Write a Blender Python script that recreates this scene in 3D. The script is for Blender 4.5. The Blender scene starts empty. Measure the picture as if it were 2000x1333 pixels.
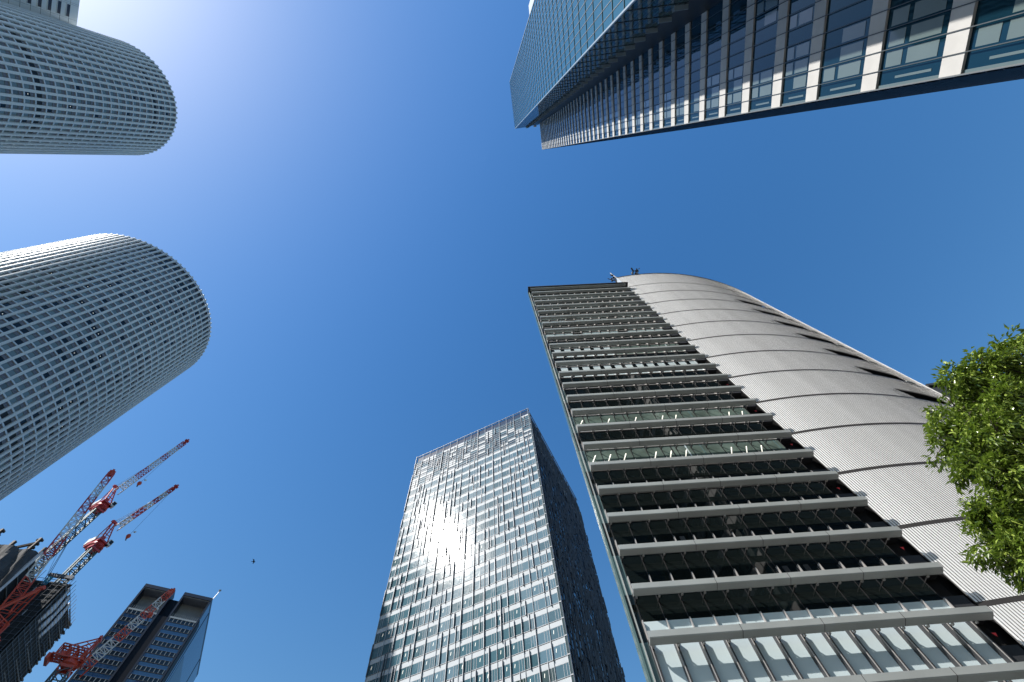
import bpy, math, random
from mathutils import Vector, Matrix
from bpy_extras.object_utils import world_to_camera_view
R_ = math.radians
C = bpy.context.scene.collection
SC = bpy.context.scene
PI = math.pi

# ------------------------------------------------------------------ camera
CAMZ = 1.6
cam_d = bpy.data.cameras.new('camera'); cam = bpy.data.objects.new('camera', cam_d); C.objects.link(cam)
cam_d.sensor_width = 36; cam_d.lens = 16; cam_d.clip_start = 0.1; cam_d.clip_end = 5000
# columns: right, up, backward
cam.matrix_world = Matrix(((0.9902, 0.13966, 0.0, 0), (0.12955, -0.9185, -0.37359, 0), (-0.05218, 0.36993, -0.92759, CAMZ), (0, 0, 0, 1)))
SC.camera = cam
SC.render.resolution_x = 1024; SC.render.resolution_y = 682
CAM = Vector((0, 0, CAMZ))

# ------------------------------------------------------------------ sky and sun
SUN_EL, SUN_AZ = 44.8, -141.8          # azimuth counter-clockwise from +X
w = bpy.data.worlds.new('World'); SC.world = w; w.use_nodes = True
nt = w.node_tree; bg = nt.nodes['Background']
sky = nt.nodes.new('ShaderNodeTexSky'); sky.sky_type = 'NISHITA'; sky.sun_disc = False
sky.sun_elevation = R_(SUN_EL); sky.sun_rotation = R_(90 - SUN_AZ)
sky.altitude = 0; sky.air_density = 2.0; sky.dust_density = 0.85; sky.ozone_density = 5.0
hs = nt.nodes.new('ShaderNodeHueSaturation'); hs.inputs['Saturation'].default_value = 1.335; hs.inputs['Hue'].default_value = 0.508   # the camera's vivid colour rendering
nt.links.new(sky.outputs[0], hs.inputs['Color']); nt.links.new(hs.outputs[0], bg.inputs[0]); bg.inputs[1].default_value = 0.104
sd = Vector((math.cos(R_(SUN_EL))*math.cos(R_(SUN_AZ)), math.cos(R_(SUN_EL))*math.sin(R_(SUN_AZ)), math.sin(R_(SUN_EL))))
sl = bpy.data.lights.new('sun', 'SUN'); sun = bpy.data.objects.new('sun', sl); C.objects.link(sun)
sl.energy = 4.8; sl.angle = R_(0.53); sl.color = (1, 0.955, 0.89)
sun.rotation_euler = sd.to_track_quat('Z', 'Y').to_euler(); sun.location = (-60, -60, 300)
SC.view_settings.view_transform = 'Standard'; SC.view_settings.look = 'None'; SC.view_settings.gamma = 1
SC.view_settings.exposure = 0.5

# ------------------------------------------------------------------ materials
def mat(name, col, rough=0.5, metal=0.0, ior=1.5, var=0.0, vscale=0.5, bump=0.0, bscale=0.2, coat=0.0, emit=None, tint=None, stretch=None):
    m = bpy.data.materials.new(name); m.use_nodes = True
    n = m.node_tree.nodes; L = m.node_tree.links; b = n['Principled BSDF']
    b.inputs['Base Color'].default_value = (*col, 1); b.inputs['Roughness'].default_value = rough
    b.inputs['Metallic'].default_value = metal; b.inputs['IOR'].default_value = ior
    if tint: b.inputs['Specular Tint'].default_value = (*tint, 1)
    if coat: b.inputs['Coat Weight'].default_value = coat; b.inputs['Coat Roughness'].default_value = 0.10 if name == 'white_spandrel' else 0.03
    if emit: b.inputs['Emission Color'].default_value = (*emit[0], 1); b.inputs['Emission Strength'].default_value = emit[1]
    if var or bump:
        tc = n.new('ShaderNodeTexCoord')
    if var:
        t = n.new('ShaderNodeTexNoise'); t.inputs['Scale'].default_value = vscale; t.inputs['Detail'].default_value = 5
        if stretch:
            mp = n.new('ShaderNodeMapping'); mp.inputs['Scale'].default_value = stretch
            L.new(tc.outputs['Object'], mp.inputs['Vector']); L.new(mp.outputs[0], t.inputs['Vector'])
        else: L.new(tc.outputs['Object'], t.inputs['Vector'])
        r = n.new('ShaderNodeMapRange'); r.inputs[1].default_value = 0.3; r.inputs[2].default_value = 0.7
        r.inputs[3].default_value = 1 - var; r.inputs[4].default_value = 1 + var
        L.new(t.outputs['Fac'], r.inputs[0])
        x = n.new('ShaderNodeMix'); x.data_type = 'RGBA'; x.blend_type = 'MULTIPLY'; x.inputs[0].default_value = 1
        x.inputs[6].default_value = (*col, 1)
        L.new(r.outputs[0], x.inputs[7]); L.new(x.outputs[2], b.inputs['Base Color'])
    if bump:
        t2 = n.new('ShaderNodeTexNoise'); t2.inputs['Scale'].default_value = bscale; t2.inputs['Detail'].default_value = 2
        L.new(tc.outputs['Object'], t2.inputs['Vector'])
        bp = n.new('ShaderNodeBump'); bp.inputs['Strength'].default_value = 1.0; bp.inputs['Distance'].default_value = bump
        L.new(t2.outputs['Fac'], bp.inputs['Height']); L.new(bp.outputs[0], b.inputs['Normal'])
    return m

M = {}
M['asphalt'] = mat('asphalt', (.05, .05, .052), .85, var=.25, vscale=3)
M['paving'] = mat('paving', (.20, .195, .185), .8, var=.12, vscale=2)
M['ground'] = mat('ground', (.085, .085, .085), .9, var=.15, vscale=.1)
M['line'] = mat('road_paint', (.75, .75, .72), .6)
# round towers
M['rib'] = mat('pale_metal_rib', (.64, .70, .745), .5, .0, var=.07, vscale=.2, stretch=(1, 1, .15))
M['band'] = mat('pale_metal_band', (.58, .64, .685), .35, .15)
M['a_glass'] = mat('teal_window_glass', (.18, .235, .245), .07, ior=1.8, bump=.01, bscale=1.2)
M['a_glass_dark'] = mat('dark_window_glass', (.006, .009, .012), .05, ior=1.5)
M['a_glass_mid'] = mat('grey_window_glass', (.12, .15, .155), .07, ior=1.7)
M['a_trans'] = mat('violet_grey_transom', (.165, .165, .205), .25)
M['a_frame'] = mat('window_frame_grey', (.22, .25, .27), .4)
M['a_core'] = mat('dark_backing', (.03, .035, .04), .6)
M['roof'] = mat('roof_grey', (.25, .26, .27), .8, var=.1)
M['white_panel'] = mat('white_panel', (.70, .74, .75), .3, .1, var=.05, vscale=.15)
M['slot'] = mat('slot_dark', (.02, .02, .028), .3)
# glass tower
M['b_glass'] = mat('blue_curtain_glass', (.028, .115, .150), .015, ior=1.95, bump=.004, bscale=.6, tint=(.42, .86, .98))
M['b_glass2'] = mat('dark_blue_glass', (.006, .028, .046), .015, ior=1.65, bump=.004, bscale=.6, tint=(.18, .56, .74))
M['b_glass3'] = mat('dark_teal_glass', (.010, .040, .046), .03, ior=1.6, bump=.02, bscale=.5)
M['b_mull'] = mat('dark_mullion', (.03, .045, .055), .4)
M['b_mull_light'] = mat('grey_mullion', (.12, .135, .145), .5, .0)
M['b_bar'] = mat('pale_stone_band', (.55, .54, .52), .65, var=.06, vscale=1.2)
M['b_blind'] = mat('blind_behind_glass', (.13, .175, .17), .2, coat=.8, var=.05)
M['b_black'] = mat('black_recess', (.006, .007, .008), .5)
M['b_end'] = mat('dark_navy_louvre', (.010, .014, .022), .28, var=.4, vscale=1.5)
M['b_fin'] = mat('blue_grey_ledge', (.25, .33, .40), .4)
# finned tower
M['d_span'] = mat('white_spandrel', (.45, .485, .515), .6, .0, ior=1.3, coat=.22, var=.05, vscale=.6)
M['d_fin'] = mat('aluminium_fin', (.16, .172, .19), .5, .4, var=.08, vscale=.7)
M['d_glass'] = mat('teal_glass', (.065, .14, .175), .065, ior=1.9, bump=.012, bscale=1.0)
M['d_glass2'] = mat('deep_teal_glass', (.042, .10, .122), .07, ior=1.8, bump=.012, bscale=1.0)
M['d_glass3'] = mat('grey_green_glass', (.030, .055, .050), .08, ior=1.6)
M['d_crown'] = mat('crown_glass', (.05, .085, .11), .1, ior=1.7)
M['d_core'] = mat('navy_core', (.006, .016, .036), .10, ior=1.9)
M['lamp'] = mat('ceiling_lamp', (.8, .8, .75), .5, emit=((1, .95, .8), .8))
# louvred office
M['e_louvre'] = mat('louvre_metal', (.37, .39, .38), .42, .2, var=.09, vscale=.5)
M['e_clad'] = mat('ribbed_metal_cladding', (.95, .95, .95), .5, .0, ior=1.3, var=.10, vscale=.9, stretch=(1, 1, .06))
M['e_glass'] = mat('black_office_glass', (.006, .009, .009), .025, ior=1.5, bump=.003, bscale=.8)
M['e_teal'] = mat('pale_teal_glass', (.10, .16, .16), .1, ior=1.5)
M['e_reflect'] = mat('painted_teal_reflection', (.48, .60, .60), .3, coat=.6)  # pale teal reflection under the louvres, painted onto the upper glass bands
M['e_blind'] = mat('white_blind_glass', (.55, .64, .66), .35, coat=.5, var=.04)
M['e_inter'] = mat('lit_office_interior', (.11, .15, .13), .1, ior=1.4, var=.35, vscale=.8)
M['e_fin'] = mat('mullion_bronze_grey', (.42, .40, .39), .4, .2)
M['e_dark'] = mat('charcoal_panel', (.035, .036, .04), .5, var=.1)
M['e_core'] = mat('black_core', (.008, .008, .009), .6)
M['e_back'] = mat('grey_backing', (.13, .13, .132), .7)
M['e_seam'] = mat('dark_seam', (.045, .042, .042), .5)
M['red'] = mat('signal_red', (.16, .010, .014), .5)
M['white'] = mat('white_paint', (.8, .8, .8), .5)
# twin bay tower
M['f_frame'] = mat('slate_frame', (.010, .019, .040), .4, .0)
M['f_soffit'] = mat('grey_soffit', (.27, .285, .31), .7, var=.08)
M['f_glass'] = mat('blue_glass', (.022, .080, .19), .04, ior=1.9, bump=.01, bscale=.4)
M['f_screen'] = mat('grey_brown_ledge', (.03, .035, .045), .5)
M['f_bar'] = mat('pale_screen_bar', (.30, .34, .36), .45)
M['f_back'] = mat('dim_blue_glass', (.010, .022, .038), .15, ior=1.45)
M['f_dark'] = mat('near_black_slot', (.006, .009, .016), .5, ior=1.25)
# construction
M['c_net'] = mat('dark_safety_net', (.018, .020, .024), .75, var=.35, vscale=.7)
M['c_tarp'] = mat('grey_tarpaulin', (.098, .104, .115), .7, var=.25, vscale=.3)
M['c_tarp2'] = mat('pale_tarpaulin', (.62, .64, .70), .6, var=.12, vscale=.4)
M['c_steel'] = mat('brown_steel', (.06, .05, .045), .6, .2, var=.2)
M['c_tube'] = mat('scaffold_tube', (.16, .17, .19), .45, .5)
M['c_slab'] = mat('concrete_deck', (.18, .175, .17), .8, var=.2)
M['c_cyan'] = mat('cyan_sheet', (.03, .35, .55), .5)
M['k_red'] = mat('crane_red', (.52, .06, .065), .45, var=.15)
M['k_orange'] = mat('crane_orange_red', (.62, .085, .05), .45, var=.15)
M['k_white'] = mat('crane_white', (.74, .74, .73), .45, var=.06)
M['k_grey'] = mat('crane_mast_grey', (.10, .13, .14), .5, .3)
M['k_cable'] = mat('steel_cable', (.03, .035, .045), .5)
M['g_wall'] = mat('charcoal_wall', (.04, .045, .055), .6, var=.1)
M['bark'] = mat('bark', (.09, .07, .055), .9, var=.3, vscale=8)
M['bird'] = mat('black_feather', (.012, .012, .016), .6)

def leaf_material():
    m = bpy.data.materials.new('glossy_leaf'); m.use_nodes = True
    n = m.node_tree.nodes; L = m.node_tree.links; b = n['Principled BSDF']
    g = n.new('ShaderNodeNewGeometry'); cr = n.new('ShaderNodeValToRGB')
    cr.color_ramp.elements[0].color = (.03, .058, .01, 1); cr.color_ramp.elements[1].color = (.37, .45, .09, 1)
    e = cr.color_ramp.elements.new(.6); e.color = (.17, .24, .04, 1)
    L.new(g.outputs['Random Per Island'], cr.inputs[0]); L.new(cr.outputs[0], b.inputs['Base Color'])
    b.inputs['Roughness'].default_value = .22
    tr = n.new('ShaderNodeBsdfTranslucent'); tr.inputs[0].default_value = (.20, .32, .03, 1)
    mx = n.new('ShaderNodeMixShader'); mx.inputs[0].default_value = .2
    o = n['Material Output']; L.new(b.outputs[0], mx.inputs[1]); L.new(tr.outputs[0], mx.inputs[2]); L.new(mx.outputs[0], o.inputs[0])
    return m
M['leaf'] = leaf_material()

# ------------------------------------------------------------------ mesh helpers
ORG = {}
class MB:
    def __init__(s): s.v = []; s.f = []; s.m = []; s.mats = []
    def mi(s, k):
        if k not in s.mats: s.mats.append(k)
        return s.mats.index(k)
    def face(s, pts, k):
        b = len(s.v); s.v += [tuple(p) for p in pts]; s.f.append(tuple(range(b, b+len(pts)))); s.m.append(s.mi(k))
    def hexa(s, p, k):                    # p: 8 corners, bottom ring 0-3, top ring 4-7
        b = len(s.v); s.v += [tuple(q) for q in p]; i = s.mi(k)
        for f in ((3,2,1,0), (4,5,6,7), (0,1,5,4), (1,2,6,5), (2,3,7,6), (3,0,4,7)):
            s.f.append(tuple(b+j for j in f)); s.m.append(i)
    def box(s, x0, x1, y0, y1, z0, z1, k):
        s.hexa([(x0,y0,z0),(x1,y0,z0),(x1,y1,z0),(x0,y1,z0),(x0,y0,z1),(x1,y0,z1),(x1,y1,z1),(x0,y1,z1)], k)
    def fbox(s, F, a0, a1, b0, b1, z0, z1, k):
        s.hexa([F(a0,b0,z0),F(a1,b0,z0),F(a1,b1,z0),F(a0,b1,z0),F(a0,b0,z1),F(a1,b0,z1),F(a1,b1,z1),F(a0,b1,z1)], k)
    def bar(s, p, q, t, k, t2=None):      # square bar from p to q
        p = Vector(p); q = Vector(q); d = (q-p)
        if d.length < 1e-6: return
        d.normalize(); u = d.cross(Vector((0,0,1)) if abs(d.z) < .95 else Vector((1,0,0))).normalized(); v = d.cross(u)
        h = t/2; g = (t2 or t)/2
        s.hexa([p-u*h-v*h, p+u*h-v*h, p+u*h+v*h, p-u*h+v*h, q-u*g-v*g, q+u*g-v*g, q+u*g+v*g, q-u*g+v*g], k)
    def prism(s, poly, z0, z1, k, ktop=None):   # vertical prism over a plan polygon (counter-clockwise)
        n = len(poly); b = len(s.v)
        s.v += [(x, y, z0) for x, y in poly] + [(x, y, z1) for x, y in poly]; i = s.mi(k)
        for j in range(n):
            l = (j+1) % n; s.f.append((b+j, b+l, b+n+l, b+n+j)); s.m.append(i)
        s.f.append(tuple(range(b+n, b+2*n))); s.m.append(s.mi(ktop or k))
        s.f.append(tuple(range(b+n-1, b-1, -1))); s.m.append(i)
    def tube(s, path, radii, k, n=8):
        rings = []
        for i, p in enumerate(path):
            p = Vector(p); a = Vector(path[max(i-1,0)]); c = Vector(path[min(i+1,len(path)-1)]); d = (c-a).normalized()
            u = d.cross(Vector((0,0,1)) if abs(d.z) < .9 else Vector((1,0,0))).normalized(); v = d.cross(u)
            b = len(s.v); rings.append(b)
            for j in range(n):
                t = 2*PI*j/n; s.v.append(tuple(p+(u*math.cos(t)+v*math.sin(t))*radii[i]))
        mi = s.mi(k)
        for a, b in zip(rings, rings[1:]):
            for j in range(n):
                l = (j+1) % n; s.f.append((a+j, a+l, b+l, b+j)); s.m.append(mi)
        s.f.append(tuple(rings[0]+j for j in range(n-1,-1,-1))); s.m.append(mi)
        s.f.append(tuple(rings[-1]+j for j in range(n))); s.m.append(mi)
    def mesh(s, name, org=(0,0,0)):
        me = bpy.data.meshes.new(name); o = org
        me.from_pydata([(x-o[0], y-o[1], z-o[2]) for x, y, z in s.v], [], s.f)
        for k in s.mats: me.materials.append(M[k])
        me.polygons.foreach_set('material_index', s.m); me.update(); return me
    def build(s, name, parent=None, org=None, smooth=False):
        po = ORG.get(parent.name, (0,0,0)) if parent else (0,0,0)
        oo = org or po
        me = s.mesh(name, oo)
        if smooth: me.polygons.foreach_set('use_smooth', [True]*len(me.polygons))
        o = bpy.data.objects.new(name, me); C.objects.link(o)
        o.location = tuple(a-b for a, b in zip(oo, po))
        if parent: o.parent = parent
        ORG[o.name] = oo; return o
def thing(name, label, cat, loc=(0,0,0), group=None):
    o = bpy.data.objects.new(name, None); C.objects.link(o); o.location = loc; o.empty_display_size = 2
    o['label'] = label; o['category'] = cat
    if group: o['group'] = group
    ORG[o.name] = tuple(loc); return o
def struct(name, mb):
    o = mb.build(name); o['kind'] = 'structure'; return o
def inst(name, me, parent, loc=(0,0,0), rz=0):        # one more object sharing a mesh made around its own origin (world loc)
    o = bpy.data.objects.new(name, me); C.objects.link(o); o.parent = parent
    po = ORG[parent.name]; o.location = tuple(a-b for a, b in zip(loc, po)); o.rotation_euler = (0,0,rz)
    ORG[o.name] = tuple(loc); return o
def frame(o, yaw):                                     # facade frame: a along the wall, b outward, z up
    u = (math.cos(R_(yaw)), math.sin(R_(yaw))); n = (u[1], -u[0])
    def F(a, b, z): return (o[0]+u[0]*a+n[0]*b, o[1]+u[1]*a+n[1]*b, z)
    F.u = u; F.n = n; F.yaw = R_(yaw); F.o = o; return F
bpy.context.view_layer.update()
def seen(c, n, area):                                  # rough projected size of a small wall patch, 0 when out of frame or facing away
    c = Vector(c); d = CAM-c; f = Vector(n).dot(d)/d.length
    if f <= 0: return 0
    p = world_to_camera_view(SC, cam, c)
    if p.z <= 0 or not (-.01 < p.x < 1.01 and -.01 < p.y < 1.01): return 0
    return area*f/d.length_squared
def place_many(name, items, parent, variants, limit=100):
    """items: (score, variant, loc, rz); variants: {key: MB made round the origin}. The largest `limit` become parts, the rest one stuff part."""
    items.sort(key=lambda t: -t[0]); me = {k: v.mesh(name) for k, v in variants.items()}
    for sc, k, loc, rz in items[:limit]: inst(name, me[k], parent, loc, rz)
    rest = items[limit:]
    if rest:
        mb = MB()
        for sc, k, loc, rz in rest:
            v = variants[k]; b = len(mb.v); c, s = math.cos(rz), math.sin(rz)
            mb.v += [(loc[0]+x*c-y*s, loc[1]+x*s+y*c, loc[2]+z) for x, y, z in v.v]
            mb.f += [tuple(b+i for i in f) for f in v.f]; mb.m += [mb.mi(v.mats[i]) for i in v.m]
        o = mb.build(name, parent); o['kind'] = 'stuff'

# ------------------------------------------------------------------ ground, road, pavement
g = MB(); g.box(-1500, 1500, -1500, 1500, -.5, -.13, 'ground'); struct('ground', g)
g = MB(); g.box(-400, 400, 3.2, 15.2, -.126, -.10, 'asphalt'); struct('road', g)
g = MB(); g.box(-400, 400, -.6, 3.0, -.126, .02, 'paving'); g.box(-400, 400, 15.4, 18.2, -.126, .02, 'paving'); struct('pavement', g)
g = MB(); g.box(-400, 400, 3.0, 3.2, -.126, .03, 'paving'); g.box(-400, 400, 15.2, 15.4, -.126, .03, 'paving'); struct('kerb', g)
g = MB()
for i in range(-40, 41): g.box(i*8, i*8+4, 9.1, 9.25, -.096, -.094, 'line')
struct('road_marking', g)

# ------------------------------------------------------------------ round hotel / office towers
def round_tower(cx, cy, rad, H, nrib, fh, label, dark_floors, seed, dark_p, tall_top):
    rnd = random.Random(seed)
    T = thing('round_tower', label, 'skyscraper', (cx, cy, 0), 'pair of round ribbed towers')
    pitch = 2*PI/nrib; rw = .80 if nrib > 80 else .84
    seg = nrib
    b = MB(); b.prism([(cx+(rad-.55)*math.cos(2*PI*i/seg), cy+(rad-.55)*math.sin(2*PI*i/seg)) for i in range(seg)], 0, H-.6, 'a_core', 'roof'); b.build('core_wall', T)
    rb = MB(); hw = rw/2
    rb.box(rad-.45, rad+.27, -hw, hw, 0, H+.35, 'rib')
    rb.box(rad+.27, rad+.33, -hw*.4, hw*.4, 0, H+.35, 'rib')
    rm = rb.mesh('rib')
    for i in range(nrib): inst('rib', rm, T, (cx, cy, 0), i*pitch)
    nf = int(H/fh)
    fb = MB()
    for i in range(nrib):
        a0, a1 = i*pitch, (i+1)*pitch
        P = lambda r, a, z: (r*math.cos(a), r*math.sin(a), z)
        fb.hexa([P(rad-.5,a0,-.28),P(rad+.02,a0,-.28),P(rad+.02,a1,-.28),P(rad-.5,a1,-.28),P(rad-.5,a0,.22),P(rad+.02,a0,.22),P(rad+.02,a1,.22),P(rad-.5,a1,.22)], 'band')
    fm = fb.mesh('floor_band')
    for f in range(1, nf+1):
        if f*fh < H-.3 and not (tall_top and f == nf): inst('floor_band', fm, T, (cx, cy, f*fh))
    inst('roof_edge', fm, T, (cx, cy, H-.25))
    # window cells, made at angle 0 (outward is +x)
    ww = rad*pitch/2-hw-.02
    def cell(glass, trans, blind=None, split=.62):
        m = MB(); z0, z1 = .22, fh-.28; zs = z0+(z1-z0)*split
        m.face([(rad-.36,-ww,z0),(rad-.36,ww,z0),(rad-.36,ww,zs),(rad-.36,-ww,zs)], glass)
        if blind: m.face([(rad-.35,-ww,z0),(rad-.35,ww,z0),(rad-.35,ww,z0+.5),(rad-.35,-ww,z0+.5)], blind)
        m.face([(rad-.30,-ww,zs+.1),(rad-.30,ww,zs+.1),(rad-.30,ww,z1),(rad-.30,-ww,z1)], trans)
        m.box(rad-.40, rad-.24, -ww, ww, zs, zs+.1, 'a_frame'); m.box(rad-.34, rad-.22, -.04, .04, zs+.1, z1, 'a_frame')
        return m
    V = {'t': cell('a_glass', 'a_trans'), 'm': cell('a_glass_mid', 'a_trans'), 'd': cell('a_glass_dark', 'a_trans'), 'k': cell('b_black', 'a_trans', None, .66),
         'b': cell('a_glass_dark', 'a_trans', 'a_glass', .6), 'x': cell('a_glass_dark', 'a_glass_dark', None, .9), 'l': cell('a_glass_dark', 'a_trans')}
    V['l'].box(rad-.359, rad-.33, -.10, .10, 1.5, 1.66, 'lamp')
    items = []
    for f in range(nf):
        for i in range(nrib):
            a = (i+.5)*pitch; n = (math.cos(a), math.sin(a), 0)
            c = (cx+rad*n[0], cy+rad*n[1], f*fh+fh/2)
            low = 1 - f/nf
            if f in dark_floors: k = 'k'
            elif tall_top and f >= nf-2: k = 'x' if rnd.random() < .5 else 'm'
            else:
                r = rnd.random(); k = ('l' if rnd.random() < .22 else 'd') if r < dark_p*(.25+1.3*low) else ('b' if r < dark_p*(.25+1.3*low)+.05 else ('m' if r > .82 else 't'))
            items.append((seen(c, n, 1) if f % 1 == 0 else 0, k, (cx, cy, f*fh), a))
    place_many('window', items, T, V)
    return T
A1 = round_tower(-161.5, -47.1, 23.6, 245, 68, 3.95, 'round ribbed tower in the upper left corner, all in shade with two dark storeys', (44, 58), 3, .02, False)
A2 = round_tower(-184.6, 45.9, 37.2, 226, 96, 4.05, 'wider round ribbed tower at mid left, one long edge glinting white in the sun', (30,), 7, .36, True)
# slab wing behind the first round tower
F = frame((-156, -72.4), -57+180)
def Fk(a, b, z): return (-156+math.cos(R_(-57))*a+.8387*b, -72.4+math.sin(R_(-57))*a+.5446*b, z)
m = MB(); m.fbox(Fk, -2, 12, -20, 0, 0, 229, 'white_panel'); K = m.build('wing_wall', A1)
m = MB()
for i in range(1, 24): m.fbox(Fk, -2, 12, .0, .06, 229-i*4.05-.08, 229-i*4.05, 'a_frame')
for a in (.3, 5.6, 6.2, 9.4): m.fbox(Fk, a, a+.07, 0, .05, 120, 228.9, 'a_frame')
m.build('panel_joint', K)
for i in range(26):
    m = MB(); z = 229-5.6-i*4.05
    m.fbox(Fk, .9, 5.3, 0, .10, z, z+1.55, 'slot'); m.fbox(Fk, .7, 5.5, 0, .16, z-.2, z, 'white_panel'); m.build('window', K)

# ------------------------------------------------------------------ glass tower with stone-banded lower block
def glass_tower():
    T = thing('glass_tower', 'blue glass tower at the upper right with white stone bands up its lower sunlit block', 'skyscraper', (40, -16, 0))
    X, Y0, Y1, H = 16.1, -12.1, -32.3, 247
    m = MB(); m.box(X, 72, Y1, Y0, 0, H, 'b_glass'); core = m.build('curtain_wall', T)
    # grid on the face towards -x
    m = MB()
    nf = int(H/4.55)
    for i in range(nf+1): m.box(X-.07, X+.02, Y1, Y0, 2.0+i*4.55-.045, 2.0+i*4.55+.045, 'b_mull')
    for j in range(19):
        y = Y0-.02-j*1.115
        if y > Y1: m.box(X-.05, X+.02, y-.03, y+.03, 0, H-.05, 'b_mull_light')
    m.box(X-.12, X+.1, Y0-.12, Y0+.06, 0, H, 'b_fin'); m.box(X-.1, X+.1, Y1-.06, Y1+.1, 0, H, 'b_fin')
    m.build('mullion_grid', core)
    # return face towards the lower block
    m = MB()
    m.face([(X+.1, Y0+.012, 0), (22.5, Y0+.012, 0), (22.5, Y0+.012, H), (X+.1, Y0+.012, H)][::-1], 'b_glass3'); ret = m.build('return_wall', T)
    m = MB()
    for i in range(nf+1): m.box(X+.1, 22.4, Y0+.012, Y0+.07, 2.0+i*4.55-.05, 2.0+i*4.55+.05, 'b_mull')
    for j in range(1, 6): m.box(X+j*1.1-.02, X+j*1.1+.02, Y0+.012, Y0+.05, 0, H, 'b_mull')
    m.build('mullion_grid', ret)
    for i in range(nf+1):
        mm = MB(); mm.box(21.4, 22.9, Y0+.03, Y0+.5, 2.0+i*4.55+.5, 2.0+i*4.55+.62, 'b_fin'); mm.build('ledge', ret)
    m = MB(); m.box(22.5, 26.79, Y0+.014, Y0+.05, 0, 240, 'b_black'); m.build('recess_panel', T)
    # lower block
    X2, YE, H2 = 26.8, -.92, 234
    m = MB(); m.box(X2+.1, 98, -12.04, YE-.02, 0, H2, 'b_glass2', ); blk = m.build('lower_block', T)
    zs = [7.0, 12.9, 18.7, 24.5, 30.46, 36.4, 42.35, 47.2, 52.5, 57.4, 62.5]
    while zs[-1] < H2-4: zs.append(zs[-1]+4.6)
    barp = MB(); barp.box(-.16, .6, -12.05-YE, 0, -1.32, 0, 'b_bar'); bm = barp.mesh('stone_band')
    rnd = random.Random(5)
    for z in zs: inst('stone_band', bm, T, (X2+.0, YE, z))
    edges = [YE-.02, YE-1.08]
    while edges[-1] > -11.3: edges.append(edges[-1]-1.15)
    edges.append(-12.03)
    for z0, z1 in zip([2.0]+zs, [zs[0]-1.32]+[z-1.32 for z in zs[1:]]):
        h = z1-z0
        m = MB()
        for i, (ya, yb) in enumerate(zip(edges, edges[1:])):
            m.face([(X2, ya, z0), (X2, yb, z0), (X2, yb, z1), (X2, ya, z1)], 'b_glass2')
        wd = m.build('window', T)
        def bl(*a):
            m = MB(); m.box(*a, 'b_blind'); m.build('blind', wd)
        bl(X2-.05, X2-.002, YE-.20, YE-.02, z0, z1)
        bl(X2-.02, X2-.002, YE-.62, YE-.48, z0+h*.16, z1-h*.28)
        for i, (ya, yb) in enumerate(list(zip(edges, edges[1:]))[1:]):
            if i < 2 or (i == 2 and rnd.random() < .5) or (z0 < 50 and rnd.random() < .15):
                bl(X2-.02, X2-.002, yb+.14, ya-.14, z0+h*.12, z0+h*.58)
                if rnd.random() < .7: bl(X2-.02, X2-.002, yb+.14, ya-.14, z0+h*.66, z1-h*.08)
    m = MB()
    for y in edges[1:-1]: m.box(X2-.22, X2-.165, y-.025, y+.025, 0, H2-.1, 'b_mull')
    m.box(X2-.2, X2+.1, YE-.03, YE+.05, 0, H2, 'b_mull_light')
    m.build('mullion', T)
    m = MB()
    m.box(X2+.1, 98, YE-.01, YE+.04, 0, H2-.02, 'b_end')
    z = 3.0
    while z < H2-1: m.box(X2+.4, 98, YE+.04, YE+.12, z, z+.12, 'b_end'); z += .9
    m.build('end_wall', T)
    # roof items and the sunlit wall strip on the far side
    m = MB(); m.box(24.6, 25.9, -12.0, -11.3, 240.0, 242.0, 'white'); m.build('roof_box', T)
    m = MB(); m.box(16.4, 40, -35.2, -32.4, 0, 143, 'white_panel'); m.build('stone_flank', T)
glass_tower()

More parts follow.
